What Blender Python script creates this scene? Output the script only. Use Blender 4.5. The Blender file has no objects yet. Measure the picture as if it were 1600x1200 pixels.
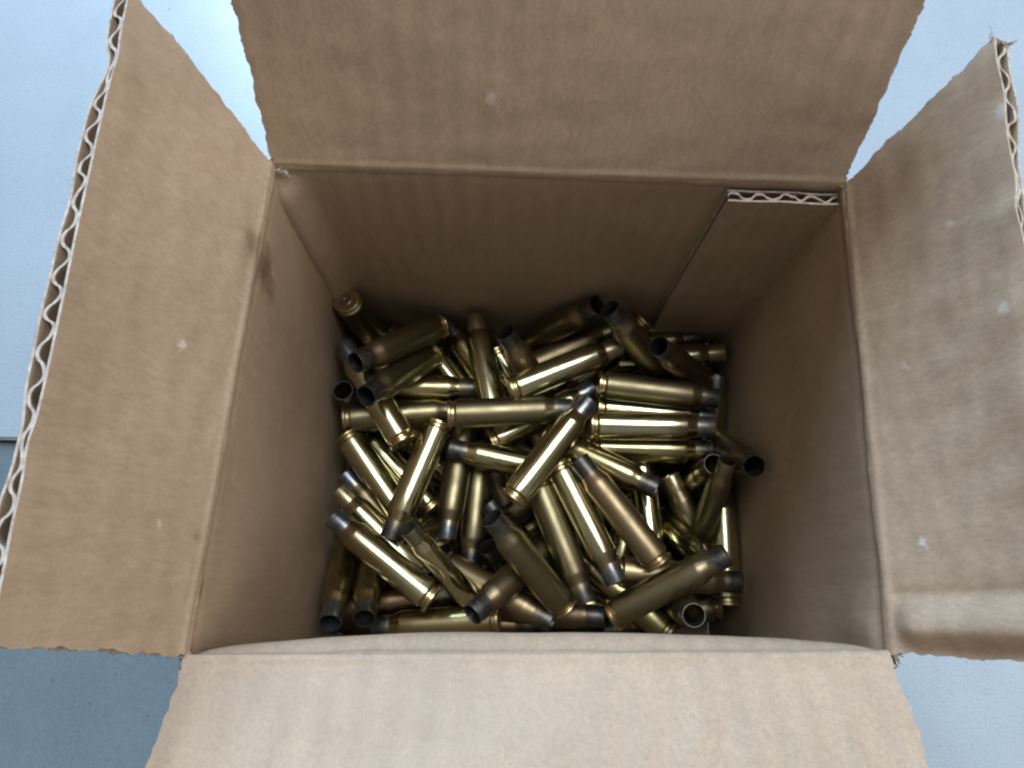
import bpy, bmesh, math, random
from mathutils import Vector, Matrix, noise

sc = bpy.context.scene
col = sc.collection
random.seed(5)
MM = 0.001
RIM = 168.0            # height of the box rim above the table, mm

# ---------------------------------------------------------------- camera
cam_d = bpy.data.cameras.new('camera')
cam = bpy.data.objects.new('camera', cam_d)
col.objects.link(cam)
cam.location = (-0.013025, -0.049587, (179.336 + RIM) * MM)
cam.rotation_euler = (0.28007, -0.02220, 0.02563)
cam_d.lens = 36 * 1100 / 1600
cam_d.sensor_width = 36
cam_d.clip_start = 0.005
cam_d.clip_end = 50
sc.camera = cam

# ---------------------------------------------------------------- light
w = bpy.data.worlds.new('World')
sc.world = w
w.use_nodes = True
bg = w.node_tree.nodes['Background']
bg.inputs[0].default_value = (1.0, 0.99, 0.97, 1)
bg.inputs[1].default_value = 0.185

def area(name, loc, target, sx, sy, power, color):
    d = bpy.data.lights.new(name, 'AREA')
    d.shape = 'RECTANGLE'; d.size = sx; d.size_y = sy
    d.energy = power; d.color = color
    o = bpy.data.objects.new(name, d)
    col.objects.link(o)
    o.location = loc
    v = Vector(target) - Vector(loc)
    o.rotation_euler = v.to_track_quat('-Z', 'Y').to_euler()
    return o
area('window_light', (-0.30, 1.10, 0.85), (0, 0, 0.1), 0.55, 0.62, 30, (0.50, 0.72, 1.0))
area('ceiling_light', (0.14, 0.30, 1.42), (0, 0, 0.1), 0.80, 0.62, 12.5, (0.93, 0.98, 1.0))
area('fill_light', (1.40, -0.20, 0.72), (0, 0.0, 0.19), 0.8, 0.7, 11, (1.0, 0.96, 0.90))  # added fill from the right to brighten the left flap, no visible source

sc.view_settings.view_transform = 'Standard'
sc.view_settings.look = 'None'
sc.view_settings.exposure = 0.06
sc.view_settings.gamma = 1
sc.render.engine = 'CYCLES'
sc.cycles.use_denoising = True
sc.cycles.max_bounces = 10
sc.cycles.diffuse_bounces = 5
sc.cycles.glossy_bounces = 6
sc.cycles.sample_clamp_indirect = 4
sc.cycles.pixel_filter_type = 'BLACKMAN_HARRIS'
sc.cycles.filter_width = 2.3

# ---------------------------------------------------------------- materials
class NT:
    def __init__(s, name):
        s.m = bpy.data.materials.new(name); s.m.use_nodes = True
        s.t = s.m.node_tree; s.b = s.t.nodes['Principled BSDF']
    def n(s, typ, **kw):
        o = s.t.nodes.new(typ)
        for k, v in kw.items():
            if k.startswith('i_'):
                key = k[2:]
                key = int(key) if key.isdigit() else key.replace('_', ' ')
                o.inputs[key].default_value = v
            else: setattr(o, k, v)
        return o
    def l(s, a, b): s.t.links.new(a, b)
    def coord(s, scale=(1, 1, 1), src='Object'):
        c = s.n('ShaderNodeTexCoord'); m = s.n('ShaderNodeMapping')
        m.inputs['Scale'].default_value = scale
        s.l(c.outputs[src], m.inputs[0]); return m.outputs[0]
    def noise(s, vec, scale, detail=4, rough=.55):
        o = s.n('ShaderNodeTexNoise', i_Scale=scale, i_Detail=detail, i_Roughness=rough)
        s.l(vec, o.inputs['Vector']); return o.outputs['Fac']
    def ramp(s, fac, stops):
        o = s.n('ShaderNodeValToRGB'); e = o.color_ramp.elements
        while len(e) < len(stops): e.new(.5)
        for x, (p, c) in zip(e, stops):
            x.position = p; x.color = (c, c, c, 1) if isinstance(c, (int, float)) else (*c, 1)
        s.l(fac, o.inputs[0]); return o.outputs[0]
    def mix(s, fac, a, b, blend='MIX'):
        o = s.n('ShaderNodeMix', data_type='RGBA', blend_type=blend)
        for i, v in ((0, fac), (6, a), (7, b)):
            if hasattr(v, 'is_linked'): s.l(v, o.inputs[i])
            elif isinstance(v, (int, float)): o.inputs[i].default_value = v
            else: o.inputs[i].default_value = (*v, 1)
        return o.outputs[2]
    def math(s, op, a, b=0.0, c=0.0):
        o = s.n('ShaderNodeMath', operation=op)
        for i, v in enumerate((a, b, c)):
            if hasattr(v, 'is_linked'): s.l(v, o.inputs[i])
            else: o.inputs[i].default_value = v
        return o.outputs[0]
    def spot(s, vec, p, r, soft=.6, wob=.0):
        """1 inside a blotch of radius r (mm) round p (mm, rim coords), 0 outside, ragged edge"""
        d = s.n('ShaderNodeVectorMath', operation='DISTANCE')
        s.l(vec, d.inputs[0]); d.inputs[1].default_value = (p[0]*MM, p[1]*MM, (p[2]+RIM)*MM)
        x = d.outputs['Value']
        if wob:
            nz = s.noise(vec, 1.2/(r*MM), 4, .7)
            x = s.math('ADD', x, s.math('MULTIPLY', s.math('SUBTRACT', nz, .5), wob*r*MM))
        mr = s.n('ShaderNodeMapRange', interpolation_type='SMOOTHSTEP')
        s.l(x, mr.inputs[0]); mr.inputs[1].default_value = r*MM; mr.inputs[2].default_value = r*MM*(1-soft)
        return mr.outputs[0]

def cardboard(name, axis, scuffs=(), stains=(), base=(.378, .273, .188)):
    """kraft liner board: fibre mottle, faint flute show-through, scuffs, stains"""
    t = NT(name)
    v = t.coord()
    c = t.ramp(t.noise(v, 26, 5, .6), [(.3, tuple(k*.90 for k in base)), (.7, tuple(k*1.07 for k in base))])
    st = (900, 900, 120) if axis == 'x' else (900, 900, 120)
    fib = t.noise(t.coord(st), 1.0, 3, .6)
    c = t.mix(.40, c, t.ramp(fib, [(.3, .38), (.7, .62)]), 'OVERLAY')
    c = t.mix(.22, c, t.ramp(t.noise(v, 190, 5, .7), [(.3, .41), (.7, .59)]), 'OVERLAY')
    fleck = t.ramp(t.noise(v, 420, 2, .5), [(.68, 0), (.78, 1)])
    c = t.mix(t.math('MULTIPLY', fleck, .16), c, (.14, .085, .05))
    big = t.ramp(t.noise(v, 9, 3, .5), [(.35, 0), (.75, 1)])
    c = t.mix(t.math('MULTIPLY', big, .15), c, (.43, .34, .26))
    # flute show-through: washboard shade painted in as darker lines
    wv = t.n('ShaderNodeTexWave', bands_direction='X' if axis == 'x' else 'Y', i_Scale=40.3, i_Distortion=1.2, i_Detail=2.0)
    wv.inputs['Detail Scale'].default_value = .4
    t.l(v, wv.inputs['Vector'])
    wfac = t.math('MULTIPLY', wv.outputs['Fac'], t.ramp(t.noise(v, 14, 2), [(.4, .0), (.7, 1)]))
    c = t.mix(t.math('MULTIPLY', wfac, .34 if axis == 'x' else .16), c, tuple(k*.6 for k in base))
    # hair-fine scratches and rub marks across the liner
    sc_ = t.noise(t.coord((70, 900, 320)), 1.0, 5, .75)
    c = t.mix(t.math('MULTIPLY', t.ramp(sc_, [(.66, 0), (.74, 1)]), .20), c, (.56, .48, .40))
    grit = t.noise(v, 1500, 2, .6)
    c = t.mix(.30, c, t.ramp(grit, [(.3, .38), (.7, .62)]), 'OVERLAY')
    for p, r, k in stains:
        c = t.mix(t.math('MULTIPLY', t.spot(v, p, r, .95, 1.4), k), c, (.10, .045, .02))
    for p, r, k in scuffs:
        c = t.mix(t.math('MULTIPLY', t.spot(v, p, r, .8, 2.2), k), c, (.62, .56, .50))
    t.l(c, t.b.inputs['Base Color'])
    t.l(t.ramp(fib, [(.3, .52), (.7, .66)]), t.b.inputs['Roughness'])
    t.b.inputs['Specular IOR Level'].default_value = .35
    h = t.math('ADD', t.math('MULTIPLY', fib, .25), t.math('MULTIPLY', wv.outputs['Fac'], .35))
    h = t.math('ADD', h, t.math('MULTIPLY', t.noise(v, 60, 4, .6), .9))
    bp = t.n('ShaderNodeBump', i_Strength=.22, i_Distance=.0006)
    t.l(h, bp.inputs['Height']); t.l(bp.outputs[0], t.b.inputs['Normal'])
    return t.m

def paper_edge():
    t = NT('torn_paper_edge'); v = t.coord()
    c = t.ramp(t.noise(v, 600, 3), [(.3, (.30, .24, .18)), (.7, (.56, .49, .42))])
    t.l(c, t.b.inputs['Base Color']); t.b.inputs['Roughness'].default_value = .9
    return t.m
def flute_mat():
    t = NT('fluting_paper'); v = t.coord()
    c = t.ramp(t.noise(v, 300, 3), [(.3, (.17, .115, .075)), (.7, (.27, .19, .13))])
    t.l(c, t.b.inputs['Base Color']); t.b.inputs['Roughness'].default_value = .9
    return t.m

def table_mat(name, base, k):
    t = NT(name); v = t.coord()
    c = t.ramp(t.noise(v, 12, 5, .6), [(.3, tuple(x*.93 for x in base)), (.7, tuple(min(1, x*1.05) for x in base))])
    sp = t.noise(t.coord((60, 260, 60)), 2.2, 6, .75)
    c = t.mix(t.math('MULTIPLY', t.ramp(sp, [(.63, 0), (.70, 1)]), k), c, tuple(x*.25 for x in base))
    pt = t.noise(v, 340, 2, .5)
    c = t.mix(t.math('MULTIPLY', t.ramp(pt, [(.70, 0), (.76, 1)]), .5), c, tuple(x*.45 for x in base))
    c = t.mix(t.math('MULTIPLY', t.ramp(t.noise(v, 5, 4, .65), [(.45, 0), (.75, 1)]), .25), c, tuple(x*.80 for x in base))
    fine = t.noise(v, 900, 2)
    c = t.mix(.35, c, t.ramp(fine, [(.3, .35), (.7, .65)]), 'OVERLAY')
    t.l(c, t.b.inputs['Base Color'])
    t.l(t.ramp(t.noise(v, 40, 4), [(.3, .26), (.7, .40)]), t.b.inputs['Roughness'])
    bp = t.n('ShaderNodeBump', i_Strength=.12, i_Distance=.0004)
    t.l(t.noise(v, 260, 3), bp.inputs['Height']); t.l(bp.outputs[0], t.b.inputs['Normal'])
    return t.m

def brass(name, base, tarn, rough, tarn_amt):
    """fired brass: per-case tint, tarnish clouds, heat tint towards the shoulder"""
    t = NT(name); v = t.coord()
    oi = t.n('ShaderNodeObjectInfo')
    sep = t.n('ShaderNodeSeparateXYZ'); t.l(v, sep.inputs[0])
    off = t.n('ShaderNodeVectorMath', operation='ADD'); t.l(v, off.inputs[0])
    cmb = t.n('ShaderNodeCombineXYZ'); t.l(oi.outputs['Random'], cmb.inputs[0]); t.l(oi.outputs['Random'], cmb.inputs[2])
    t.l(cmb.outputs[0], off.inputs[1]); vv = off.outputs[0]
    cl = t.ramp(t.noise(vv, 130, 4, .6), [(.38, 0), (.72, 1)])
    c = t.mix(t.math('MULTIPLY', cl, tarn_amt), base, tarn)
    c = t.mix(t.math('MULTIPLY', oi.outputs['Random'], .35), c, tarn)
    ann = t.n('ShaderNodeMapRange'); t.l(sep.outputs[2], ann.inputs[0])
    ann.inputs[1].default_value = .026; ann.inputs[2].default_value = .0405
    heat = t.math('MULTIPLY', ann.outputs[0], t.math('MULTIPLY_ADD', oi.outputs['Random'], .5, .15))
    c = t.mix(heat, c, (.26, .18, .11))
    spk = t.ramp(t.noise(vv, 900, 2), [(.66, 0), (.76, 1)])
    c = t.mix(t.math('MULTIPLY', spk, .35), c, (.10, .07, .04))
    t.l(c, t.b.inputs['Base Color'])
    t.b.inputs['Metallic'].default_value = 1
    scr = t.noise(t.coord((1500, 1500, 90)), 1, 3, .6)
    r = t.math('ADD', t.math('MULTIPLY', cl, .09), t.math('MULTIPLY_ADD', scr, .07, rough))
    r = t.math('ADD', r, t.math('MULTIPLY', oi.outputs['Random'], .06))
    t.l(r, t.b.inputs['Roughness'])
    bp = t.n('ShaderNodeBump', i_Strength=.10, i_Distance=.0002)
    t.l(t.math('ADD', scr, t.math('MULTIPLY', t.noise(vv, 90, 2), 3)), bp.inputs['Height']); t.l(bp.outputs[0], t.b.inputs['Normal'])
    return t.m
def neck_mat(name, lip, mid, rough):
    """sooted or heat-coloured neck, fading into brass at the shoulder"""
    t = NT(name); v = t.coord()
    oi = t.n('ShaderNodeObjectInfo')
    cl = t.noise(v, 500, 4, .65)
    c = t.ramp(cl, [(.35, lip), (.7, mid)])
    c = t.mix(t.math('MULTIPLY', oi.outputs['Random'], .3), c, (.10, .09, .08))
    # soot thins out unevenly towards the shoulder, where brass shows again
    sep = t.n('ShaderNodeSeparateXYZ'); t.l(v, sep.inputs[0])
    zz = t.math('ADD', sep.outputs[2], t.math('MULTIPLY', t.math('SUBTRACT', t.noise(v, 260, 3, .6), .5), .006))
    zz = t.math('ADD', zz, t.math('MULTIPLY', t.math('SUBTRACT', oi.outputs['Random'], .6), .005))
    mr = t.n('ShaderNodeMapRange', interpolation_type='SMOOTHSTEP'); t.l(zz, mr.inputs[0])
    mr.inputs[1].default_value = .0450; mr.inputs[2].default_value = .0410
    c = t.mix(t.math('MULTIPLY', mr.outputs[0], .7), c, (.30, .25, .15))
    t.l(c, t.b.inputs['Base Color'])
    t.b.inputs['Metallic'].default_value = .92
    t.l(t.math('MULTIPLY_ADD', cl, .22, rough), t.b.inputs['Roughness'])
    return t.m

BR = {
 'shiny':  brass('brass_bright', (.69, .66, .43), (.43, .40, .24), .09, .25),
 'gold':   brass('brass_golden', (.52, .46, .25), (.30, .255, .13), .16, .40),
 'dull':   brass('brass_dull',   (.32, .28, .165), (.18, .15, .085), .29, .55),
 'dark':   brass('brass_dark',   (.29, .24, .14), (.16, .125, .075), .32, .60),
 'copper': brass('brass_coppery',(.40, .315, .185), (.25, .185, .105), .32, .55),
 'brown':  brass('brass_brown',  (.25, .175, .105), (.15, .10, .065), .26, .60),
}
NK = {
 'soot':  neck_mat('neck_sooty', (.07, .068, .066), (.17, .16, .15), .30),
 'grey':  neck_mat('neck_grey', (.20, .20, .19), (.36, .34, .29), .24),
 'blue':  neck_mat('neck_blued', (.15, .18, .23), (.34, .36, .38), .20),
 'clean': neck_mat('neck_brass', (.46, .39, .24), (.66, .56, .34), .20),
}
M_HEAD = brass('brass_head', (.62, .50, .27), (.34, .26, .14), .22, .5)
M_PRIM = brass('primer_metal', (.34, .30, .24), (.20, .17, .13), .30, .5)
M_EDGE = paper_edge(); M_FLUTE = flute_mat()

# ---------------------------------------------------------------- helpers
def mesh_obj(name, verts, faces, mats, parent=None, fm=None, angle=35):
    me = bpy.data.meshes.new(name)
    me.from_pydata([tuple(v) for v in verts], [], faces)
    for m in mats: me.materials.append(m)
    if fm: me.polygons.foreach_set('material_index', fm)
    me.polygons.foreach_set('use_smooth', [True]*len(me.polygons))
    me.set_sharp_from_angle(angle=math.radians(angle))
    me.update()
    o = bpy.data.objects.new(name, me); col.objects.link(o)
    if parent: o.parent = parent
    return o
def tag(o, label, cat=None, group=None, kind=None):
    if label: o['label'] = label
    if cat: o['category'] = cat
    if group: o['group'] = group
    if kind: o['kind'] = kind
def W3(p): return Vector((p[0]*MM, p[1]*MM, (p[2]+RIM)*MM))
def nz(x, y=0.0, z=0.0): return noise.noise(Vector((x, y, z)))
def lerp(a, b, t): return a + (b-a)*t
def sstep(a, b, x):
    t = max(0, min(1, (x-a)/(b-a))); return t*t*(3-2*t)

# ---------------------------------------------------------------- table
def slab(name, x0, x1, y0, y1, z0, z1, mat, bev=.004):
    bm = bmesh.new(); bmesh.ops.create_cube(bm, size=1)
    for v in bm.verts:
        v.co = Vector((lerp(x0, x1, v.co.x+.5), lerp(y0, y1, v.co.y+.5), lerp(z0, z1, v.co.z+.5)))
    bmesh.ops.bevel(bm, geom=bm.edges[:], offset=bev, segments=3, affect='EDGES', profile=.5)
    me = bpy.data.meshes.new(name); bm.to_mesh(me); bm.free()
    me.materials.append(mat)
    me.polygons.foreach_set('use_smooth', [True]*len(me.polygons)); me.set_sharp_from_angle(angle=.5)
    o = bpy.data.objects.new(name, me); col.objects.link(o); return o
tb = table_mat('pale_blue_paint', (.325, .375, .410), .7)
dk = table_mat('slate_blue_paint', (.135, .172, .190), .5)
def l_board(name, pts, z0, z1, mat, bev):
    bm = bmesh.new()
    f = bm.faces.new([bm.verts.new((x*MM, y*MM, z1*MM)) for x, y in pts])
    r = bmesh.ops.extrude_face_region(bm, geom=[f])
    for v in r['geom']:
        if isinstance(v, bmesh.types.BMVert): v.co.z = z0*MM
    bmesh.ops.recalc_face_normals(bm, faces=bm.faces[:])
    bmesh.ops.bevel(bm, geom=[e for e in bm.edges if abs(e.verts[0].co.z-z1*MM) < 1e-6 and abs(e.verts[1].co.z-z1*MM) < 1e-6], offset=bev*MM, segments=3, affect='EDGES')
    me = bpy.data.meshes.new(name); bm.to_mesh(me); bm.free(); me.materials.append(mat)
    o = bpy.data.objects.new(name, me); col.objects.link(o); return o
top = l_board('tabletop', [(-900, 12.8), (-900, 900), (900, 900), (900, -700), (-55, -700), (-55, 14.5)], -22, 0, tb, 1.2)
tag(top, 'pale blue painted tabletop under the box', kind='structure')
low = l_board('lower_board', [(-900, -700), (-900, 12.0), (-56, 13.7), (-56, -700)], -30, -4, dk, 1.2)
tag(low, 'darker slate blue board left of the box at the front', kind='structure')


# ---------------------------------------------------------------- cardboard box
T = 4.0       # board thickness
LT = 0.62     # liner thickness
PITCH = 7.8   # flute pitch
box = bpy.data.objects.new('cardboard_box', None); col.objects.link(box)
tag(box, 'open brown corrugated cardboard box with its four flaps raised', 'box')

rim = {'BL': Vector((-80.8, 65.6, 0)), 'BR': Vector((84.9, 65.5, 0)), 'FL': Vector((-85.8, -67.1, 0)), 'FR': Vector((82.6, -62.5, 0))}
bot = {'BL': Vector((-83.0, 67.0, -164)), 'BR': Vector((87.0, 65.0, -164)), 'FL': Vector((-83.0, -72.0, -164)), 'FR': Vector((86.0, -70.0, -164))}
out = {'left': (Vector((-96.3,-61.0,54.1)), Vector((-100.0,79.4,48.7))), 'right': (Vector((99.7,77.4,45.9)), Vector((103.9,-61.7,31.9))),
       'back': (Vector((-81.1,88.7,51.6)), Vector((85.6,94.2,56.4))), 'front': (Vector((77.3,-108.3,32.7)), Vector((-85.8,-112.2,24.6)))}

def fine(n, edges=(), k=6):
    s = set(i/n for i in range(n+1))
    for e, wd in edges:
        for j in range(-k, k+1): s.add(min(1, max(0, e+wd*j/k)))
    return sorted(s)

def panel(name, S, width, us, vs, mat, parent, flutes='end', jit=0.0, crush=None, seed=0, sign=1, fl_v=None, thick=T):
    """corrugated board: two liners with thickness and a wavy medium between them.
    S(u,v) is the inner face in mm; flutes run along v and show at v = 1"""
    def P(u, v):
        if jit:
            a = jit/width
            e0 = a*(nz(v*19, seed, 1)*.7 + nz(v*70, seed, 2)*1.3*max(0, nz(v*6, seed, 12)+.25) + nz(v*5, seed, 5)*1.2)
            e1 = a*(nz(v*19, seed, 3)*.7 + nz(v*70, seed, 4)*1.3*max(0, nz(v*6, seed, 13)+.25) + nz(v*5, seed, 6)*1.2)
            uu = lerp(e0, 1+e1, u)
        else: uu = u
        return S(uu, v)
    def N(u, v):
        e = .004
        a = S(min(1, u+e), v) - S(max(0, u-e), v); b = S(u, min(1, v+e)) - S(u, max(0, v-e))
        n = a.cross(b).normalized()*sign
        return n
    th = lambda u, v: thick*(1 - (crush(u, v) if crush else 0))
    nu, nv = len(us), len(vs)
    grid = [[(P(u, v), N(u, v), th(u, v)) for u in us] for v in vs]
    verts, faces, fm = [], [], []
    def sheet(d0, d1):
        base = len(verts)
        for row in grid:
            for p, n, t in row: verts.append(W3(p - n*d0(t)))
        k = nu*nv
        for row in grid:
            for p, n, t in row: verts.append(W3(p - n*d1(t)))
        flip = sign < 0
        def q(a, b, c, d, m):
            faces.append((a, d, c, b) if flip else (a, b, c, d)); fm.append(m)
        for j in range(nv-1):
            for i in range(nu-1):
                a = base+j*nu+i
                q(a, a+1, a+nu+1, a+nu, 0)
                q(a+k, a+k+nu, a+k+nu+1, a+k+1, 0)
        for i in range(nu-1):
            a = base+i; q(a, a+k, a+k+1, a+1, 1)
            a = base+(nv-1)*nu+i; q(a, a+1, a+k+1, a+k, 1)
        for j in range(nv-1):
            a = base+j*nu; q(a, a+nu, a+nu+k, a+k, 1)
            a = base+j*nu+nu-1; q(a, a+k, a+k+nu, a+nu, 1)
    sheet(lambda t: 0, lambda t: LT)
    sheet(lambda t: t-LT, lambda t: t)
    # crushed cut edges along the flutes: closed by torn medium, a little set back
    for iu, du in ((0, .25), (nu-1, -.25)):
        b0 = len(verts)
        for j in range(nv):
            p, n, t = grid[j][iu]; dv = (grid[j][1][0]-grid[j][0][0]).normalized()*du
            verts.append(W3(p + dv - n*LT*.5)); verts.append(W3(p + dv*2.2 - n*t*.5)); verts.append(W3(p + dv - n*(t-LT*.5)))
        for j in range(nv-1):
            for m in (0, 1):
                a = b0+3*j+m; faces.append((a, a+1, a+4, a+3)); fm.append(1)
    o = mesh_obj(name, verts, faces, [mat, M_EDGE], parent, fm)
    # the wavy medium
    if flutes:
        per = 12; nw = max(2, int(width/PITCH*per))
        fus = [i/nw for i in range(nw+1)]
        fvs = fl_v or [i/26 for i in range(26)] + [.985, 1]
        fv, ff = [], []
        for layer in (0, 1):
            for v in fvs:
                for u in fus:
                    p, n, t = P(min(max(u, .003), .997), v), N(u, v), th(u, v)
                    ph = 2*math.pi*u*width/PITCH + 1.3*nz(u*9, seed, 9) + .5*nz(u*31, seed, 10)
                    sw = math.sin(ph); sw = math.copysign(abs(sw)**.7, sw)*(1-.22*abs(nz(u*17, seed, 14)))
                    rec = .15
                    d = t/2 + (t/2-LT-.30)*sw + (1 if layer else -1)*(.42 if v > .98 else .14)
                    q = p - n*d
                    if v == 1:
                        b = S(u, 1) - S(u, .97); q -= b.normalized()*(rec+.35*abs(nz(u*40, seed, 8)))
                    fv.append(W3(q))
        n1 = len(fus); k = n1*len(fvs)
        for j in range(len(fvs)-1):
            for i in range(n1-1):
                a = j*n1+i
                ff.append((a, a+1, a+n1+1, a+n1)); ff.append((a+k, a+k+n1, a+k+n1+1, a+k+1))
        ns = len(ff)
        for i in range(n1-1):
            a = (len(fvs)-1)*n1+i; ff.append((a, a+1, a+k+1, a+k))
        mesh_obj('fluting', fv, ff, [M_FLUTE, M_EDGE], o, [0]*ns + [1]*(len(ff)-ns), 60)
    return o

def bead(d, wd): return math.exp(-(d/wd)**2)

# fold line shared by wall and flap: position along a side at parameter u, with slight wander
def fold(a, b, u, amp=.5, seed=0):
    p = rim[a].lerp(rim[b], u)
    p.z += amp*nz(u*5, seed, 0)
    return p
SIDES = {'left': ('FL', 'BL', Vector((1, 0, 0))), 'back': ('BL', 'BR', Vector((0, -1, 0))),
         'right': ('BR', 'FR', Vector((-1, 0, 0))), 'front': ('FR', 'FL', Vector((0, 1, 0)))}

def wall_S(side):
    a, b, inw = SIDES[side]
    sd = {'left': 1, 'back': 2, 'right': 3, 'front': 4}[side]
    def S(u, v):
        if side in ('back', 'front'): u = lerp(-.010, 1.010, u)
        top = fold(a, b, u, .5, sd); bo = bot[a].lerp(bot[b], u)
        p = bo.lerp(top, v)
        h = (1-v)*164.0            # mm below the fold
        mid = max(0, math.sin(math.pi*u))
        if side == 'front':
            bow = 4.8*mid**.5*math.exp(-((h-12)/13)**2)*sstep(-.5, 9, h)
            p += inw*bow
        elif side == 'left':
            p += inw*(-2.2*mid*math.exp(-((h-60)/50)**2))
        elif side == 'right':
            p += inw*(-2.0*mid*math.exp(-((h-60)/50)**2) + 1.6*bead(u-.95, .06)*math.exp(-((h-12)/14)**2)*sstep(0, 8, h))
        elif side == 'back':
            p += inw*(6.0*(1-sstep(0, .055, u))*sstep(0, 12, h) - 1.0*mid*math.exp(-((h-50)/50)**2))
        p += inw*(.5*nz(u*4, v*6, sd*3.1) + .18*nz(u*15, v*18, sd))
        p += inw*((.38+.25*nz(u*9, 7, sd))*bead(h-1.2, 1.2) - .30*bead(h-3.8, 1.3) + .35*nz(u*22, h*.12, sd+5)*bead(h-3, 4))   # rolled score
        return p
    return S

def flap_S(side):
    a, b, inw = SIDES[side]
    sd = {'left': 1, 'back': 2, 'right': 3, 'front': 4}[side]
    oa, ob = out[side]
    Lg = ((oa-rim[a]).length + (ob-rim[b]).length)/2
    w = (rim[a]-rim[b]).length
    def S(u, v):
        f = fold(a, b, u, .5, sd)
        o = oa.lerp(ob, u)
        p = f.lerp(o, v)
        d = (o-f).normalized(); ax = (rim[b]-rim[a]).normalized(); n = ax.cross(d)
        if n.dot(inw) < 0: n = -n
        if n.z < 0 and side in ('front',): n = -n
        h = v*Lg
        q = (.3 if side == 'right' else .6)*nz(u*4, v*3, sd*7.7) + .22*nz(u*14, v*9, sd*2.3)
        q *= sstep(0, .12, v)
        q += (.30+.25*nz(u*11, 2, sd))*bead(h-1.0, 1.1) + .3*nz(u*20, h*.15, sd+9)*bead(h-3, 4)
        if side == 'right':
            # front strip creased down, and a dent in the outer edge
            q += (2.8*sstep(.900, .952, u) - 3.4*sstep(.956, 1.0, u))*sstep(.02, .2, v)
            q -= .5*bead(u-.895, .012)*sstep(0, .1, v)
            q += .8*bead(u-.30, .02)*sstep(.75, 1, v)
            q -= 1.6*math.sin(math.pi*min(1, v*1.1))*math.sin(math.pi*u)
            q += .35*math.sin(u*46+v*6+2*nz(u*6, v*3))*sstep(.2, .6, v)
        if side == 'front':
            l = (1-u)*w - 40 - h*0.9
            l2 = u*w - 34 - h*.75
            q += .55*bead(l2, 1.4)*sstep(.05, .3, v)
            q += .18*math.sin(u*w*.55)*sstep(.1, .4, v)
        if side == 'left':
            q -= 1.2*math.sin(math.pi*v)*math.sin(math.pi*u)
            q += .7*bead(u-.86, .03)*sstep(.8, 1, v) - .7*bead(u-.24, .03)*sstep(.8, 1, v)
        if side == 'back':
            q += .6*math.sin(math.pi*u)*math.sin(math.pi*v)
            q += .12*math.sin(u*w*2*math.pi/PITCH)*sstep(.1, .3, v)
        return p + n*q
    return S

def crush_left(u, v):
    return (.45*bead(u-.835, .05) + .42*bead(u-.24, .055) + .2*bead(u-.6, .05) + .4*bead(u-.03,.05))*sstep(.6, 1, v)
def crush_right(u, v):
    return (.5*bead(u-.26, .05) + .3*bead(u-.36, .04))*sstep(.6, 1, v)
def crush_tab(u, v): return .12*abs(nz(u*6, 3, 1))

vs_wall = sorted(set([i/22 for i in range(23)] + [1-x/164 for x in (0, .5, 1, 1.5, 2, 2.6, 3.2, 4, 5, 6.5, 9, 12, 16, 20)]))
walls = {}
CM = {
 'left': cardboard('kraft_left', 'y', stains=[((-82.1, 36.0, -8), 9, .75), ((-82.0, 33, -16), 6, .5), ((-84.5, -52, -2), 3, .5)]),
 'back': cardboard('kraft_back', 'x'),
 'right': cardboard('kraft_right', 'y'),
 'front': cardboard('kraft_front', 'x'),
 'left_flap': cardboard('kraft_left_flap', 'y', scuffs=[((-88.8, 3.5, 19), 2.2, .8), ((-88.6, -38, 16.5), 1.6, .8), ((-89, -45.7, 17.9), 1.1, .6)], stains=[((-82.7, 39, 2.0), 7, .6), ((-85.4, -40, 3), 2.5, .4)]),
 'right_flap': cardboard('kraft_right_flap', 'y', scuffs=[((88.6, 7.1, 10.6), 1.8, .8), ((94.8, 39, 27), 1.8, .7), ((88.4, -37, 9.3), 1.7, .8), ((99.4, 13.4, 34.5), 2.0, .5), ((100, 58.7, 44), 3.0, .45)]),
 'back_flap': cardboard('kraft_back_flap', 'x', scuffs=[((-18.1, 75.3, 20.7), 2.4, .45)]),
 'front_flap': cardboard('kraft_front_flap', 'x'),
 'floor': cardboard('kraft_floor', 'x'), 'tab': cardboard('kraft_tab', 'x'),
}

for side in SIDES:
    a, b, inw = SIDES[side]
    wd = (rim[a]-rim[b]).length
    us = fine(40, ((0, .02), (.055, .03), (.97, .03)), 5) 
    walls[side] = panel('wall', wall_S(side), wd, us, vs_wall, CM[side], box, flutes=None, sign=1 if True else -1, seed=len(side))
    us = fine(64, ((0, .02), (1, .02), (.905, .02), (.97, .02)), 6)
    vs = sorted(set([i/90 for i in range(91)] + [x/60 for x in (.4, .8, 1.2, 1.6, 2.2, 3)]))
    if side in ('left', 'right'): vs = sorted(set([i/80 for i in range(81)] + [x/56 for x in (.4, .8, 1.2, 1.6, 2.2, 3)]))
    panel('flap', flap_S(side), wd, us, vs, CM[side+'_flap'], box, flutes='end', jit=.75, thick=4.6,
          crush={'left': crush_left, 'right': crush_right}.get(side), seed=len(side)+3)
# bottom of the box
def S_floor(u, v):
    a = bot['FL'].lerp(bot['FR'], u); b = bot['BL'].lerp(bot['BR'], u)
    p = a.lerp(b, v); p.z += .15*nz(u*5, v*5, 4) - .05; return p
panel('bottom_panel', S_floor, 168, fine(16), fine(12), CM['floor'], box, flutes=None, thick=3.6)
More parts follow.
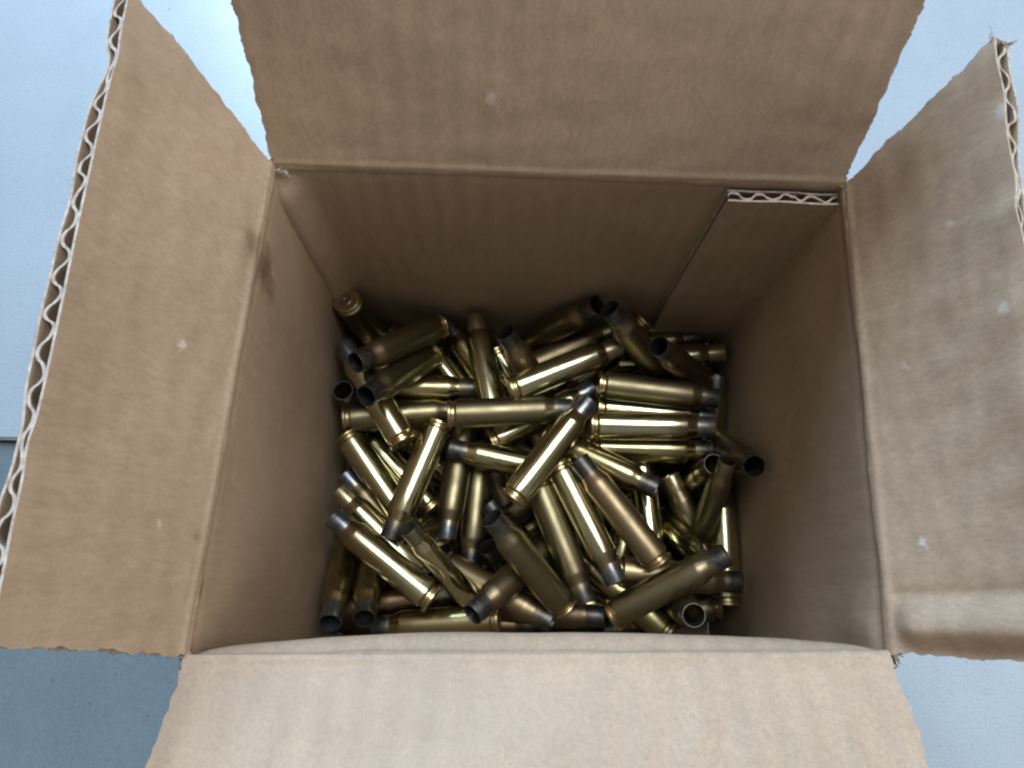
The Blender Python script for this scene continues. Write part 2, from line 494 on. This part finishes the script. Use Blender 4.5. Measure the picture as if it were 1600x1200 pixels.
# glue tab inside the back wall, its fluting open at the top
bw = wall_S('back')
TABW = 34.0
def S_tab(u, v):
    # a hair in front of the back wall, right end
    uw = 1 - TABW/165.7 + (TABW-1.0)/165.7*u
    vw = lerp(0.003, 1-3.6/164, v)
    p = bw(uw, vw); p = Vector((p.x, p.y - 4.15 - .25*nz(v*9, u, 3), p.z)); p.y -= .5*bead((1-v)*164, 6)
    return p
panel('glue_tab', S_tab, TABW, fine(14), fine(30), CM['tab'], box, flutes='end', crush=crush_tab, seed=11, jit=.35,
      fl_v=[0, .5, .97, .99, 1])

# ---------------------------------------------------------------- torn paper at corners and loose strands
def ribbon(verts, faces, p, d, length, wd, rnd, curl=.8):
    d = d.normalized(); side = d.cross(Vector((rnd.uniform(-1, 1), rnd.uniform(-1, 1), rnd.uniform(-1, 1)))).normalized()
    n = side.cross(d); k = 5; b0 = len(verts)
    q = p.copy()
    for i in range(k+1):
        t = i/k
        ww = wd*(1-t*.8)*(.8+.4*rnd.random())
        for sx, sn in ((-1, .5), (1, .5), (1, -.5), (-1, -.5)):
            verts.append(W3(q + side*ww*.5*sx + n*.22*sn*(1-t*.5)))
        d = (d + (side*rnd.uniform(-1, 1) + n*rnd.uniform(-1, 1))*curl*.35).normalized()
        q = q + d*length/k
    for i in range(k):
        a = b0+i*4
        for j in range(4): faces.append((a+j, a+(j+1) % 4, a+4+(j+1) % 4, a+4+j))
    faces.append((b0+3, b0+2, b0+1, b0)); e = b0+k*4; faces.append((e, e+1, e+2, e+3))
def fray(name, p, d, spread, n, length, wd, mat, parent, seed, jit=1.5):
    rnd = random.Random(seed); vv, ff = [], []
    for i in range(n):
        dd = Vector(d) + Vector((rnd.gauss(0, spread), rnd.gauss(0, spread), rnd.gauss(0, spread)))
        ribbon(vv, ff, Vector(p) + Vector((rnd.gauss(0, jit), rnd.gauss(0, jit), rnd.gauss(0, jit*.5))), dd, length*rnd.uniform(.4, 1.2), wd*rnd.uniform(.5, 1.3), rnd)
    return mesh_obj(name, vv, ff, [mat], parent, None, 40)
t_ = NT('grimy_paper'); v_ = t_.coord()
t_.l(t_.ramp(t_.noise(v_, 700, 3), [(.35, (.07, .08, .08)), (.65, (.30, .29, .27))]), t_.b.inputs['Base Color']); t_.b.inputs['Roughness'].default_value = .9
M_GRIME = t_.m
t_ = NT('torn_kraft'); v_ = t_.coord()
t_.l(t_.ramp(t_.noise(v_, 500, 3), [(.35, (.30, .23, .17)), (.65, (.55, .48, .41))]), t_.b.inputs['Base Color']); t_.b.inputs['Roughness'].default_value = .9
M_TORN = t_.m
fray('frayed_paper', (-80.0, 65.0, -1.2), (.5, -.4, -.7), .35, 16, 2.6, 1.7, M_TORN, box, 1, .7)
fray('frayed_paper', (83.4, -62.6, -.8), (.5, -.6, .0), .35, 9, 3.6, 1.8, M_GRIME, box, 2, .8)
fray('frayed_paper', (-85.4, -66.6, .0), (-.2, -.6, .0), .35, 9, 1.6, 1.4, M_TORN, box, 3, .6)
fray('frayed_paper', (84.2, 65.0, .0), (.2, .3, .3), .35, 8, 1.4, 1.2, M_TORN, box, 4, .6)
fray('paper_strand', (99.6, 77.0, 45.4), (.1, .7, .5), .10, 2, 3.4, .9, M_TORN, box, 5, .2)
fray('paper_strand', (102.4, 75.5, 44.6), (.9, .3, .3), .10, 2, 4.0, .8, M_TORN, box, 6, .2)

# ---------------------------------------------------------------- cartridge cases
SEG = 28
def lathe(name, prof, mats, closed_start=False, mod=None):
    verts, faces = [], []
    for r, z in prof:
        for i in range(SEG):
            a = 2*math.pi*i/SEG
            x, y, zz = r*math.cos(a), r*math.sin(a), z
            if mod: x, y, zz = mod(x, y, zz)
            verts.append((x*MM*KS, y*MM*KS, zz*MM*KS))
    for j in range(len(prof)-1):
        for i in range(SEG):
            k = (i+1) % SEG
            faces.append((j*SEG+i, j*SEG+k, (j+1)*SEG+k, (j+1)*SEG+i))
    if closed_start: faces.append(tuple(reversed(range(SEG))))
    if prof[-1][0] < .01: pass
    me = bpy.data.meshes.new(name); me.from_pydata(verts, [], faces)
    for m in mats: me.materials.append(m)
    me.polygons.foreach_set('use_smooth', [True]*len(me.polygons))
    me.set_sharp_from_angle(angle=math.radians(28)); me.update()
    return me
# large: 51 mm bottleneck case
P_HEAD = [(2.75, .55), (2.75, .06), (2.95, 0), (5.55, 0), (5.92, .28), (5.95, 1.15), (5.75, 1.42), (4.95, 1.6), (4.95, 2.7), (5.90, 3.6)]
P_BODY = [(5.90, 3.6), (5.97, 4.6), (5.95, 12), (5.90, 22), (5.84, 31), (5.77, 39.0), (5.66, 39.7), (5.1, 41.2), (4.5, 43.0), (4.37, 43.7)]
P_NECK = [(4.37, 43.7), (4.35, 45), (4.34, 50.9), (4.24, 51.2), (3.98, 51.2), (3.92, 50.9), (3.92, 43.6), (4.3, 42.4), (5.2, 39.2), (5.35, 24), (4.9, 8.5), (3, 7), (.05, 7)]
KS = .965
P_PRIM = [(2.72, .5), (2.70, .22), (2.45, .08), (1.0, .08), (.8, .2), (.45, .52), (.02, .58)]
# small: 45 mm slim case
def slim(p): return [(r*.80, z*.879) for r, z in p]
def pinch(x, y, z):
    k = .62*math.exp(-((z-24)/6.5)**2); s = 1 - k*.55
    return x*s + 1.2*k, y*(1+.10*k), z
def pinch_soft(x, y, z):
    k = .25*math.exp(-((z-30)/4.0)**2)*max(0, x/6); return x - 2.2*k, y, z
P_BODYF = []
for (r0, z0), (r1, z1) in zip(P_BODY, P_BODY[1:]):
    n = max(1, int((z1-z0)/1.6))
    P_BODYF += [(lerp(r0, r1, i/n), lerp(z0, z1, i/n)) for i in range(n)]
P_BODYF.append(P_BODY[-1])
_me = {}
def part_mesh(part, key):
    if (part, key) in _me: return _me[part, key]
    size = key[0]
    f = slim if size else (lambda p: p)
    if part == 'head': m = lathe('head', f(P_HEAD), [M_HEAD])
    elif part == 'primer': m = lathe('primer', f(P_PRIM), [M_PRIM])
    elif part == 'body':
        if key[2] == 'pinch': m = lathe('body', slim(P_BODYF), [BR[key[1]]], mod=pinch)
        elif key[2] == 'ding': m = lathe('body', f(P_BODYF), [BR[key[1]]], mod=pinch_soft)
        else: m = lathe('body', f(P_BODY), [BR[key[1]]])
    elif part == 'neck': m = lathe('neck', f(P_NECK), [NK[key[1]]])
    _me[part, key] = m
    return m
def child(name, me, parent):
    o = bpy.data.objects.new(name, me); col.objects.link(o); o.parent = parent; return o
GROUP = 'empty brass cartridge cases heaped in the box'
def case(a, b, finish, neck, size, label, dent=None):
    a = W3(a); b = W3(b)
    e = bpy.data.objects.new('cartridge_case', None); col.objects.link(e)
    e.empty_display_size = .005
    e.location = a
    q = (b-a).to_track_quat('Z', 'Y')
    e.rotation_mode = 'QUATERNION'
    from mathutils import Quaternion
    e.rotation_quaternion = q @ Quaternion((0, 0, 1), random.uniform(0, 6.28))
    tag(e, label, 'cartridge case', GROUP)
    child('body', part_mesh('body', (size, finish, dent)), e)
    child('neck', part_mesh('neck', (size, neck)), e)
    h = child('head', part_mesh('head', (size,)), e)
    child('primer', part_mesh('primer', (size,)), h)
    return e
# base centre (mm), mouth centre (mm), brass, neck, slim, label
CASES = [
(-77.0, 59.8, -84.8, -68.9, 55.6, -133.3, 'dull', 'grey', 0, 'brass case in the back left corner showing its round head and primer'),
(-40.7, 57.7, -106.2, -68.8, 30.4, -76.0, 'dark', 'soot', 0, 'dark case tilted up near the back left corner, sooty mouth open to the left'),
(-44.1, 45.7, -110.3, -63.6, 17.2, -75.0, 'dull', 'soot', 0, 'dull case in front of the dark tilted one, sooty mouth open to the left'),
(-15.1, 13.8, -102.2, -25.8, 62.0, -105.5, 'shiny', 'clean', 0, 'bright brass case pointing its neck straight at the middle of the back wall'),
(-9.3, 21.7, -115.2, -37.9, 62.0, -115.2, 'gold', 'soot', 0, 'golden case with dark neck slipping under the upright bright case near the back wall'),
(-44.0, 48.8, -117.7, -13.0, 10.4, -119.2, 'shiny', 'clean', 0, 'half buried bright case body wedged under the tilted pair near the back left'),
(-73.2, 29.7, -109.3, -23.8, 31.0, -108.7, 'gold', 'soot', 0, 'golden case lying left to right under the tilted pair, dark mouth to the right'),
(-77.8, 15.1, -105.2, -28.8, 21.0, -107.0, 'dull', 'soot', 0, 'dull sideways case with its head at the left wall, mouth to the right'),
(-50.8, 3.5, -94.5, -78.4, 44.5, -95.6, 'shiny', 'blue', 0, 'bright short looking case near left wall, head towards the viewer, neck hidden under open mouths'),
(-73.1, 20.9, -145.9, -77.3, 25.1, -96.9, 'dark', 'soot', 0, 'dark case beside the left wall, only its black mouth showing behind the others'),
(-76.2, 9.0, -107.7, -46.1, -30.2, -107.6, 'shiny', 'soot', 0, 'bright slanting case by the left wall with its head uppermost beside the wall'),
(-37.8, 13.4, -98.3, -54.2, -33.2, -97.7, 'shiny', 'soot', 0, 'very bright case on top left of centre, head at back, dark neck in front'),
(-39.9, -19.8, -117.0, -74.5, 15.4, -117.0, 'shiny', 'blue', 0, 'case with blue tinged neck near left wall running under the bright slanting cases'),
(-28.3, 17.5, -112.4, -33.7, -31.6, -112.2, 'dull', 'blue', 0, 'dull case with grey neck pointing to the viewer, head under the sideways case'),
(14.7, -4.5, -106.8, -33.8, 3.6, -102.0, 'gold', 'soot', 0, 'golden case with dark open neck pointing left in the middle of the pile'),
(-7.9, -18.0, -88.4, 21.5, 21.7, -88.1, 'shiny', 'blue', 0, 'very bright diagonal case on top at the centre, head towards the front left'),
(-34.1, 15.1, -91.2, 15.1, 19.5, -93.2, 'dull', 'soot', 0, 'long dull case lying sideways across the centre, head touching another dark neck'),
(-9.9, 26.1, -92.4, 35.0, 46.8, -93.9, 'shiny', 'clean', 0, 'bright case with clean brass neck slanting up to the right behind the centre'),
(-16.6, 52.3, -119.0, 6.3, 9.2, -126.7, 'shiny', 'clean', 0, 'bright sliver of a case body between the upright case and the slanting one'),
(8.9, 26.2, -122.0, -12.5, 47.3, -82.7, 'copper', 'soot', 0, 'coppery case with dark neck near the back wall, going down under the slanting bright case'),
(-3.5, 56.6, -123.6, 24.3, 60.0, -82.9, 'dark', 'soot', 0, 'dark case near the back wall with its sooty neck pointing to the back right'),
(-7.5, 39.7, -113.7, 36.9, 61.2, -111.1, 'copper', 'soot', 0, 'coppery case with reddish shoulder just in front of the dark case at the back wall'),
(57.8, 36.8, -109.6, 27.8, 55.4, -75.1, 'dull', 'soot', 0, 'dull case with sooty neck at the back right, leaning over a ringed head'),
(75.3, 38.1, -115.3, 46.6, 40.7, -75.2, 'brown', 'soot', 0, 'brown tarnished case at the back right with its black mouth open towards the left'),
(46.5, 60.0, -96.9, 13.3, 30.0, -117.9, 'gold', 'soot', 0, 'golden case at the back right of which only the ringed head shows'),
(25.9, 53.2, -120.7, 74.7, 60.7, -118.0, 'gold', 'soot', 0, 'golden case lying beneath at the back right, dark neck pointing at the glue tab'),
(34.2, 45.3, -114.4, 83.1, 50.7, -109.3, 'shiny', 'clean', 0, 'bright case with clean brass neck pointing to the right wall near the back corner'),
(79.3, -4.1, -131.8, 80.3, 41.2, -112.2, 'gold', 'grey', 0, 'deep case beside the right wall with only its grey neck end showing'),
(26.4, 31.5, -98.3, 75.6, 26.9, -98.4, 'dull', 'soot', 0, 'dull golden case lying sideways at right, backmost of the three parallel ones'),
(27.3, 23.9, -108.1, 76.7, 21.2, -107.9, 'shiny', 'blue', 0, 'bright case squeezed between two parallel sideways cases at the right'),
(22.5, 13.4, -94.7, 71.9, 13.9, -94.1, 'shiny', 'grey', 0, 'shiniest case lying sideways on top at right, foremost of the three parallel ones'),
(-16.9, 7.6, -108.2, 25.8, 32.3, -107.1, 'shiny', 'blue', 0, 'case whose blue grey neck peeks out behind the mouth of the long sideways case'),
(5.1, 10.1, -103.5, 48.4, -11.5, -93.7, 'gold', 'soot', 0, 'golden case right of centre with black open mouth pointing to the front right'),
(46.5, 7.4, -116.3, 50.9, -41.8, -114.2, 'shiny', 'soot', 0, 'bright case right of centre running towards the viewer below the black open mouth'),
(24.5, 6.6, -106.6, 73.9, 6.6, -105.5, 'gold', 'soot', 0, 'golden case lying sideways in front of the three parallel ones, dark neck right'),
(71.1, -6.2, -138.8, 70.2, -1.9, -89.6, 'gold', 'soot', 0, 'case standing upright at right with a thin bright ring around its black mouth'),
(79.7, 12.8, -119.0, 79.6, -5.2, -73.0, 'dark', 'soot', 0, 'dark case against the right wall, its round mouth facing up'),
(69.4, -29.1, -114.4, 72.7, -1.8, -80.8, 'dull', 'grey', 1, 'small slim case with narrow neck pointing at the right wall, leaning to front left'),
(31.3, -58.8, -101.1, 70.1, -36.4, -80.1, 'dull', 'soot', 0, 'large dull golden case on top at the front right, black mouth at the right wall'),
(56.1, -18.5, -127.3, 66.6, -39.8, -91.0, 'shiny', 'clean', 1, 'small bright case under the black mouth of the large front right case'),
(79.1, -54.4, -111.9, 79.5, -4.9, -112.0, 'shiny', 'grey', 0, 'pale upright body sliver against the right wall at the front right'),
(32.4, -42.0, -101.7, 81.7, -45.8, -102.2, 'copper', 'soot', 0, 'coppery case with dark mouth pointing right at the front right corner'),
(59.5, -52.4, -127.6, 56.7, -57.5, -78.5, 'dark', 'grey', 0, 'case standing upright at the front right corner showing one thin mouth ring'),
(80.9, -54.5, -128.0, 33.2, -66.2, -132.8, 'dark', 'soot', 0, 'dark case in the front right corner with only its head edge showing'),
(10.0, -2.8, -96.4, 32.5, -46.8, -95.4, 'shiny', 'blue', 0, 'bright golden case with blued neck pointing to the viewer, right of centre front'),
(48.4, -39.9, -92.4, 17.6, -1.3, -91.3, 'copper', 'soot', 0, 'long coppery case with dark neck at the centre, head towards the front right'),
(2.0, -9.2, -99.8, 21.4, -54.7, -99.0, 'dull', 'soot', 0, 'dull case with dark neck pointing to the viewer, left of the bright golden one'),
(-21.2, 7.1, -119.8, -23.9, -42.2, -120.0, 'dull', 'soot', 0, 'dull case pointing to the viewer left of centre, sooty open mouth in front'),
(13.1, -56.3, -102.0, -15.2, -26.1, -75.2, 'dull', 'soot', 0, 'dull case at centre front with dark neck at the back left'),
(15.6, -53.1, -120.5, -17.1, -16.7, -114.0, 'gold', 'soot', 0, 'golden case under the bright diagonal one, dark neck beside another dark neck'),
(10.6, -30.7, -112.0, -21.2, -59.5, -87.6, 'dull', 'soot', 0, 'dull case at the front with its wide open sooty mouth facing the front left'),
(-34.2, -41.2, -114.8, 8.9, -62.0, -102.4, 'copper', 'soot', 0, 'coppery case at centre front with its mouth open towards the front right'),
(-11.3, -61.3, -105.0, -60.1, -66.0, -110.7, 'gold', 'soot', 0, 'golden head edge low beside the front wall below the wide open mouth'),
(-22.2, -55.5, -106.6, -45.3, -30.3, -79.8, 'shiny', 'grey', 1, 'small dented case with pinched waist left of centre front'),
(-36.3, -54.9, -95.8, -76.1, -25.7, -95.6, 'shiny', 'blue', 0, 'bright case on top at the front left, blued neck pointing at the left wall'),
(-42.4, -39.9, -122.1, -77.8, -5.9, -116.3, 'dull', 'blue', 0, 'deep case by the left wall with only its blue grey neck showing'),
(-41.1, -47.0, -110.2, -77.7, -14.0, -107.9, 'shiny', 'clean', 0, 'bright case with brassy neck by the left wall, running under the front left top case'),
(-76.4, -30.4, -132.2, -73.6, -64.1, -96.1, 'gold', 'blue', 0, 'golden case standing along the left wall with its blued neck towards the front corner'),
(-65.2, -31.7, -131.5, -60.6, -62.3, -92.9, 'gold', 'soot', 0, 'case at the front left with its round dark mouth open to the viewer'),
(-77.9, -65.2, -141.7, -35.8, -63.3, -116.0, 'dull', 'soot', 0, 'case lying along the front wall at left with its dark mouth open to the right'),
(-77.7, -60.0, -117.9, -28.9, -52.1, -116.5, 'brown', 'soot', 0, 'brown case lying sideways under the front left top case, mouth to the right'),
(-42.6, -64.5, -128.1, 6.8, -64.0, -126.6, 'brown', 'soot', 0, 'brown case lying along the front wall left of centre, low in shadow'),
(-18.2, -56.4, -119.9, 30.1, -60.0, -110.2, 'dark', 'soot', 0, 'dark case low at centre front, sooty mouth beside the head of the large case'),
(57.4, -65.0, -119.9, 15.0, -39.7, -120.7, 'gold', 'soot', 0, 'golden case glimpsed low between blued neck and the large front right case'),
(54.8, -64.9, -109.2, 16.1, -34.3, -110.4, 'gold', 'soot', 0, 'golden case deep under the coppery one, showing only a round highlight'),
(40.6, 15.9, -120.0, 82.4, 42.2, -120.8, 'gold', 'soot', 0, 'golden case deep behind the three parallel ones near the right wall'),
(4.1, -65.5, -142.4, -16.6, -34.3, -110.2, 'gold', 'soot', 0, 'golden case glimpsed low beside the sooty mouth left of centre front'),
(-24.6, 34.5, -129.6, -65.4, 62.4, -127.6, 'gold', 'grey', 0, 'grey neck tip peeking out low near the back left corner'),
(79.7, 12.9, -136.7, 80.1, 60.8, -124.8, 'dark', 'soot', 0, 'dark neck low in the back right corner below the glue tab'),
(80.8, -46.5, -124.0, 59.4, -2.4, -117.7, 'dark', 'clean', 0, 'dark case with thin bright mouth edge low in front of the sideways cases'),
]
for i, (ax, ay, az, bx, by, bz, fin, nk, sm, lab) in enumerate(CASES):
    case((ax, ay, az), (bx, by, bz), fin, nk, sm, lab, 'pinch' if 'pinched' in lab else ('ding' if i % 9 == 4 else None))
# the ones underneath, glimpsed only through the gaps
DEEP = [
(-2.6, 27.9, -135.4, 35.7, 58.8, -139.8, 'gold', 'soot', 'brass case buried deep under the others, showing next to nothing of itself'),
(49.4, -21.0, -134.4, 79.0, -60.4, -138.9, 'dull', 'soot', 'deep dull case glimpsed by the right wall at the front, sooty neck towards front'),
(-11.9, -35.6, -159.5, -58.9, -26.8, -147.3, 'dark', 'grey', 'deep dark case glimpsed at the front, left of centre, grey neck towards left'),
(22.1, 60.3, -118.6, -8.9, 39.4, -151.0, 'shiny', 'blue', 'brass case buried deep under the others, showing next to nothing of itself'),
(-74.5, -56.5, -141.6, -31.7, -31.8, -142.7, 'copper', 'clean', 'deep coppery case glimpsed by the left wall at the front, brass neck towards right'),
(21.4, 5.6, -122.6, -14.6, -27.0, -131.9, 'dull', 'soot', 'deep dull case glimpsed in the middle, sooty neck towards left'),
(57.9, -42.0, -144.3, 9.3, -50.3, -146.8, 'shiny', 'clean', 'brass case buried deep under the others, showing next to nothing of itself'),
(-7.0, -11.1, -158.0, -25.7, 34.6, -158.0, 'copper', 'soot', 'brass case buried deep under the others, showing next to nothing of itself'),
(0.4, 23.5, -146.0, 43.0, 48.4, -143.8, 'gold', 'grey', 'brass case buried deep under the others, showing next to nothing of itself'),
(-56.0, -4.2, -158.0, -11.9, -26.4, -158.0, 'dull', 'blue', 'brass case buried deep under the others, showing next to nothing of itself'),
(38.4, -1.4, -127.3, -2.9, -27.8, -132.8, 'dark', 'clean', 'deep dark case glimpsed in the middle, right of centre, brass neck towards left'),
(66.9, 46.7, -120.9, 36.3, 17.0, -145.8, 'shiny', 'soot', 'brass case buried deep under the others, showing next to nothing of itself'),
(-48.0, 13.2, -146.1, -39.7, 61.9, -147.0, 'copper', 'soot', 'deep coppery case glimpsed at the back, left of centre, sooty neck towards back'),
(53.4, 4.9, -146.4, 5.8, 18.1, -146.7, 'dull', 'grey', 'brass case buried deep under the others, showing next to nothing of itself'),
(-36.4, 61.0, -158.0, -78.5, 35.0, -158.0, 'gold', 'blue', 'brass case buried deep under the others, showing next to nothing of itself'),
(7.3, -63.8, -142.4, 55.9, -63.4, -151.1, 'dull', 'clean', 'deep dull case glimpsed at the front, right of centre, brass neck towards right'),
(81.1, 10.9, -148.4, 38.4, 3.2, -124.8, 'dark', 'soot', 'deep dark case glimpsed by the right wall at the middle, sooty neck towards left'),
(5.4, -18.1, -142.4, -20.0, 23.9, -147.6, 'shiny', 'soot', 'brass case buried deep under the others, showing next to nothing of itself'),
(-41.6, -12.5, -130.8, -78.5, 14.1, -150.1, 'gold', 'clean', 'deep golden case glimpsed by the left wall at the middle, brass neck towards left'),
(-55.4, -66.2, -159.0, -23.0, -32.0, -144.0, 'dull', 'soot', 'deep dull case glimpsed at the front, left of centre, sooty neck towards back'),
(79.2, -18.1, -158.0, 79.8, 31.3, -158.0, 'dark', 'soot', 'brass case buried deep under the others, showing next to nothing of itself'),
(21.4, 58.8, -144.9, -27.7, 59.4, -149.7, 'shiny', 'grey', 'brass case buried deep under the others, showing next to nothing of itself'),
(27.9, 9.3, -132.1, 66.4, -16.9, -148.6, 'copper', 'blue', 'deep coppery case glimpsed in the middle, right of centre, bluish neck towards right'),
(80.6, -56.1, -149.1, 31.9, -55.1, -140.9, 'dull', 'clean', 'brass case buried deep under the others, showing next to nothing of itself'),
(-28.1, 57.6, -144.9, -41.4, 11.0, -135.1, 'gold', 'soot', 'deep golden case glimpsed at the back, left of centre, sooty neck towards front'),
(-48.5, -25.6, -139.3, -2.9, -11.6, -152.0, 'dull', 'soot', 'deep dull case glimpsed in the middle, left of centre, sooty neck towards right'),
(18.3, 20.2, -139.5, 57.5, 50.0, -135.8, 'dull', 'soot', 'deep dull case glimpsed at the back, right of centre, sooty neck towards right'),
(-76.0, -66.4, -159.5, -76.0, -18.7, -146.7, 'dull', 'grey', 'brass case buried deep under the others, showing next to nothing of itself'),
(-14.0, -49.2, -146.9, 31.9, -38.2, -132.3, 'dark', 'blue', 'brass case buried deep under the others, showing next to nothing of itself'),
(-76.0, 15.5, -133.4, -76.0, -33.5, -139.3, 'shiny', 'clean', 'deep bright case glimpsed by the left wall at the middle, brass neck towards front'),
(-37.8, -27.8, -123.0, -29.2, -66.9, -152.0, 'gold', 'grey', 'deep golden case glimpsed at the front, left of centre, grey neck towards front'),
(-18.8, 14.4, -142.9, -61.6, -9.4, -149.2, 'dark', 'clean', 'deep dark case glimpsed in the middle, left of centre, brass neck towards left'),
(10.7, 37.4, -125.3, 22.6, -8.7, -138.7, 'shiny', 'soot', 'deep bright case glimpsed in the middle, sooty neck towards front'),
(25.3, 11.3, -129.6, 53.8, 51.2, -123.8, 'copper', 'soot', 'deep coppery case glimpsed at the back, right of centre, sooty neck towards back'),
(2.1, -22.4, -141.8, 49.1, -37.3, -138.3, 'dull', 'grey', 'deep dull case glimpsed at the front, right of centre, grey neck towards right'),
(-58.3, -20.5, -146.7, -14.9, 3.1, -146.2, 'gold', 'blue', 'brass case buried deep under the others, showing next to nothing of itself'),
(-37.5, 5.9, -123.2, -75.7, 37.3, -121.6, 'dull', 'clean', 'deep dull case glimpsed by the left wall at the middle, brass neck towards left'),
(8.0, -65.4, -156.5, 2.7, -16.8, -149.7, 'dark', 'soot', 'brass case buried deep under the others, showing next to nothing of itself'),
(-57.3, 9.9, -145.0, -78.5, 54.4, -148.5, 'shiny', 'soot', 'deep bright case glimpsed by the left wall at the back, sooty neck towards back'),
(39.3, -5.1, -149.6, 66.3, -46.4, -146.6, 'dull', 'blue', 'brass case buried deep under the others, showing next to nothing of itself'),
(-41.8, -26.8, -125.9, -76.9, -0.9, -149.1, 'gold', 'clean', 'deeper golden case glimpsed by the left wall at the middle, brass neck towards left'),
(-77.5, 56.0, -137.1, -56.5, 11.5, -132.0, 'dull', 'soot', 'brass case buried deep under the others, showing next to nothing of itself'),
(-10.3, -25.2, -141.1, -29.1, -66.9, -160.0, 'dark', 'soot', 'deep dark case glimpsed at the front, left of centre, sooty neck towards front'),
(-53.5, 12.1, -134.7, -15.5, -19.5, -134.4, 'shiny', 'grey', 'deep bright case glimpsed in the middle, left of centre, grey neck towards right'),
(-67.5, 61.3, -151.3, -50.5, 17.4, -136.4, 'copper', 'blue', 'brass case buried deep under the others, showing next to nothing of itself'),
(78.5, 16.7, -148.5, 62.0, 58.5, -128.1, 'dull', 'clean', 'brass case buried deep under the others, showing next to nothing of itself'),
(-56.5, 61.2, -144.5, -41.0, 17.4, -127.5, 'gold', 'soot', 'brass case buried deep under the others, showing next to nothing of itself'),
(10.9, 0.8, -133.5, -29.2, 29.4, -137.3, 'dark', 'grey', 'deep dark case glimpsed in the middle, grey neck towards left'),
(45.5, 24.2, -158.0, 59.0, -23.3, -158.0, 'shiny', 'blue', 'brass case buried deep under the others, showing next to nothing of itself'),
(-77.5, 49.3, -123.0, -34.9, 24.3, -121.1, 'copper', 'clean', 'deep coppery case glimpsed by the left wall at the back, brass neck towards right'),
(69.9, -19.9, -158.0, 47.1, -63.8, -158.0, 'dull', 'soot', 'brass case buried deep under the others, showing next to nothing of itself'),
(35.2, -47.5, -128.3, 49.6, -0.2, -130.2, 'gold', 'soot', 'deep golden case glimpsed in the middle, right of centre, sooty neck towards back'),
(76.5, -49.2, -145.2, 73.4, -0.1, -149.5, 'shiny', 'clean', 'deep bright case glimpsed by the right wall at the front, brass neck towards back'),
(12.7, -8.0, -144.3, -12.7, 34.1, -148.5, 'gold', 'grey', 'brass case buried deep under the others, showing next to nothing of itself'),
(62.5, -64.6, -158.0, 81.9, -19.1, -158.0, 'dull', 'blue', 'brass case buried deep under the others, showing next to nothing of itself'),
(79.2, -48.0, -134.0, 79.5, 1.1, -139.7, 'dark', 'clean', 'deep dark case glimpsed by the right wall at the middle, brass neck towards back'),
(-66.7, -17.8, -142.5, -61.1, -63.9, -159.5, 'copper', 'soot', 'brass case buried deep under the others, showing next to nothing of itself'),
(39.9, 50.3, -158.2, 70.1, 19.7, -133.8, 'dull', 'grey', 'brass case buried deep under the others, showing next to nothing of itself'),
(26.8, 5.8, -142.3, 39.0, -40.9, -152.4, 'gold', 'blue', 'deep golden case glimpsed in the middle, right of centre, bluish neck towards front'),
(51.9, 25.4, -143.0, 70.7, -17.3, -159.3, 'dull', 'clean', 'deep dull case glimpsed by the right wall at the middle, brass neck towards front'),
(21.1, -29.5, -128.8, -24.5, -45.2, -139.6, 'dark', 'soot', 'deep dark case glimpsed at the front, sooty neck towards left'),
(-9.9, 52.7, -144.8, -38.5, 12.6, -148.5, 'shiny', 'soot', 'brass case buried deep under the others, showing next to nothing of itself'),
(-21.2, 8.5, -133.1, 0.9, -34.3, -143.9, 'copper', 'grey', 'deep coppery case glimpsed in the middle, grey neck towards front'),
(17.6, -4.5, -144.6, 30.2, -49.5, -160.5, 'dull', 'blue', 'brass case buried deep under the others, showing next to nothing of itself'),
(53.7, -49.4, -131.7, 5.6, -60.6, -131.6, 'gold', 'clean', 'deep golden case glimpsed at the front, right of centre, brass neck towards left'),
]
for ax, ay, az, bx, by, bz, fin, nk, lab in DEEP:
    case((ax, ay, az), (bx, by, bz), fin, nk, 0, lab)
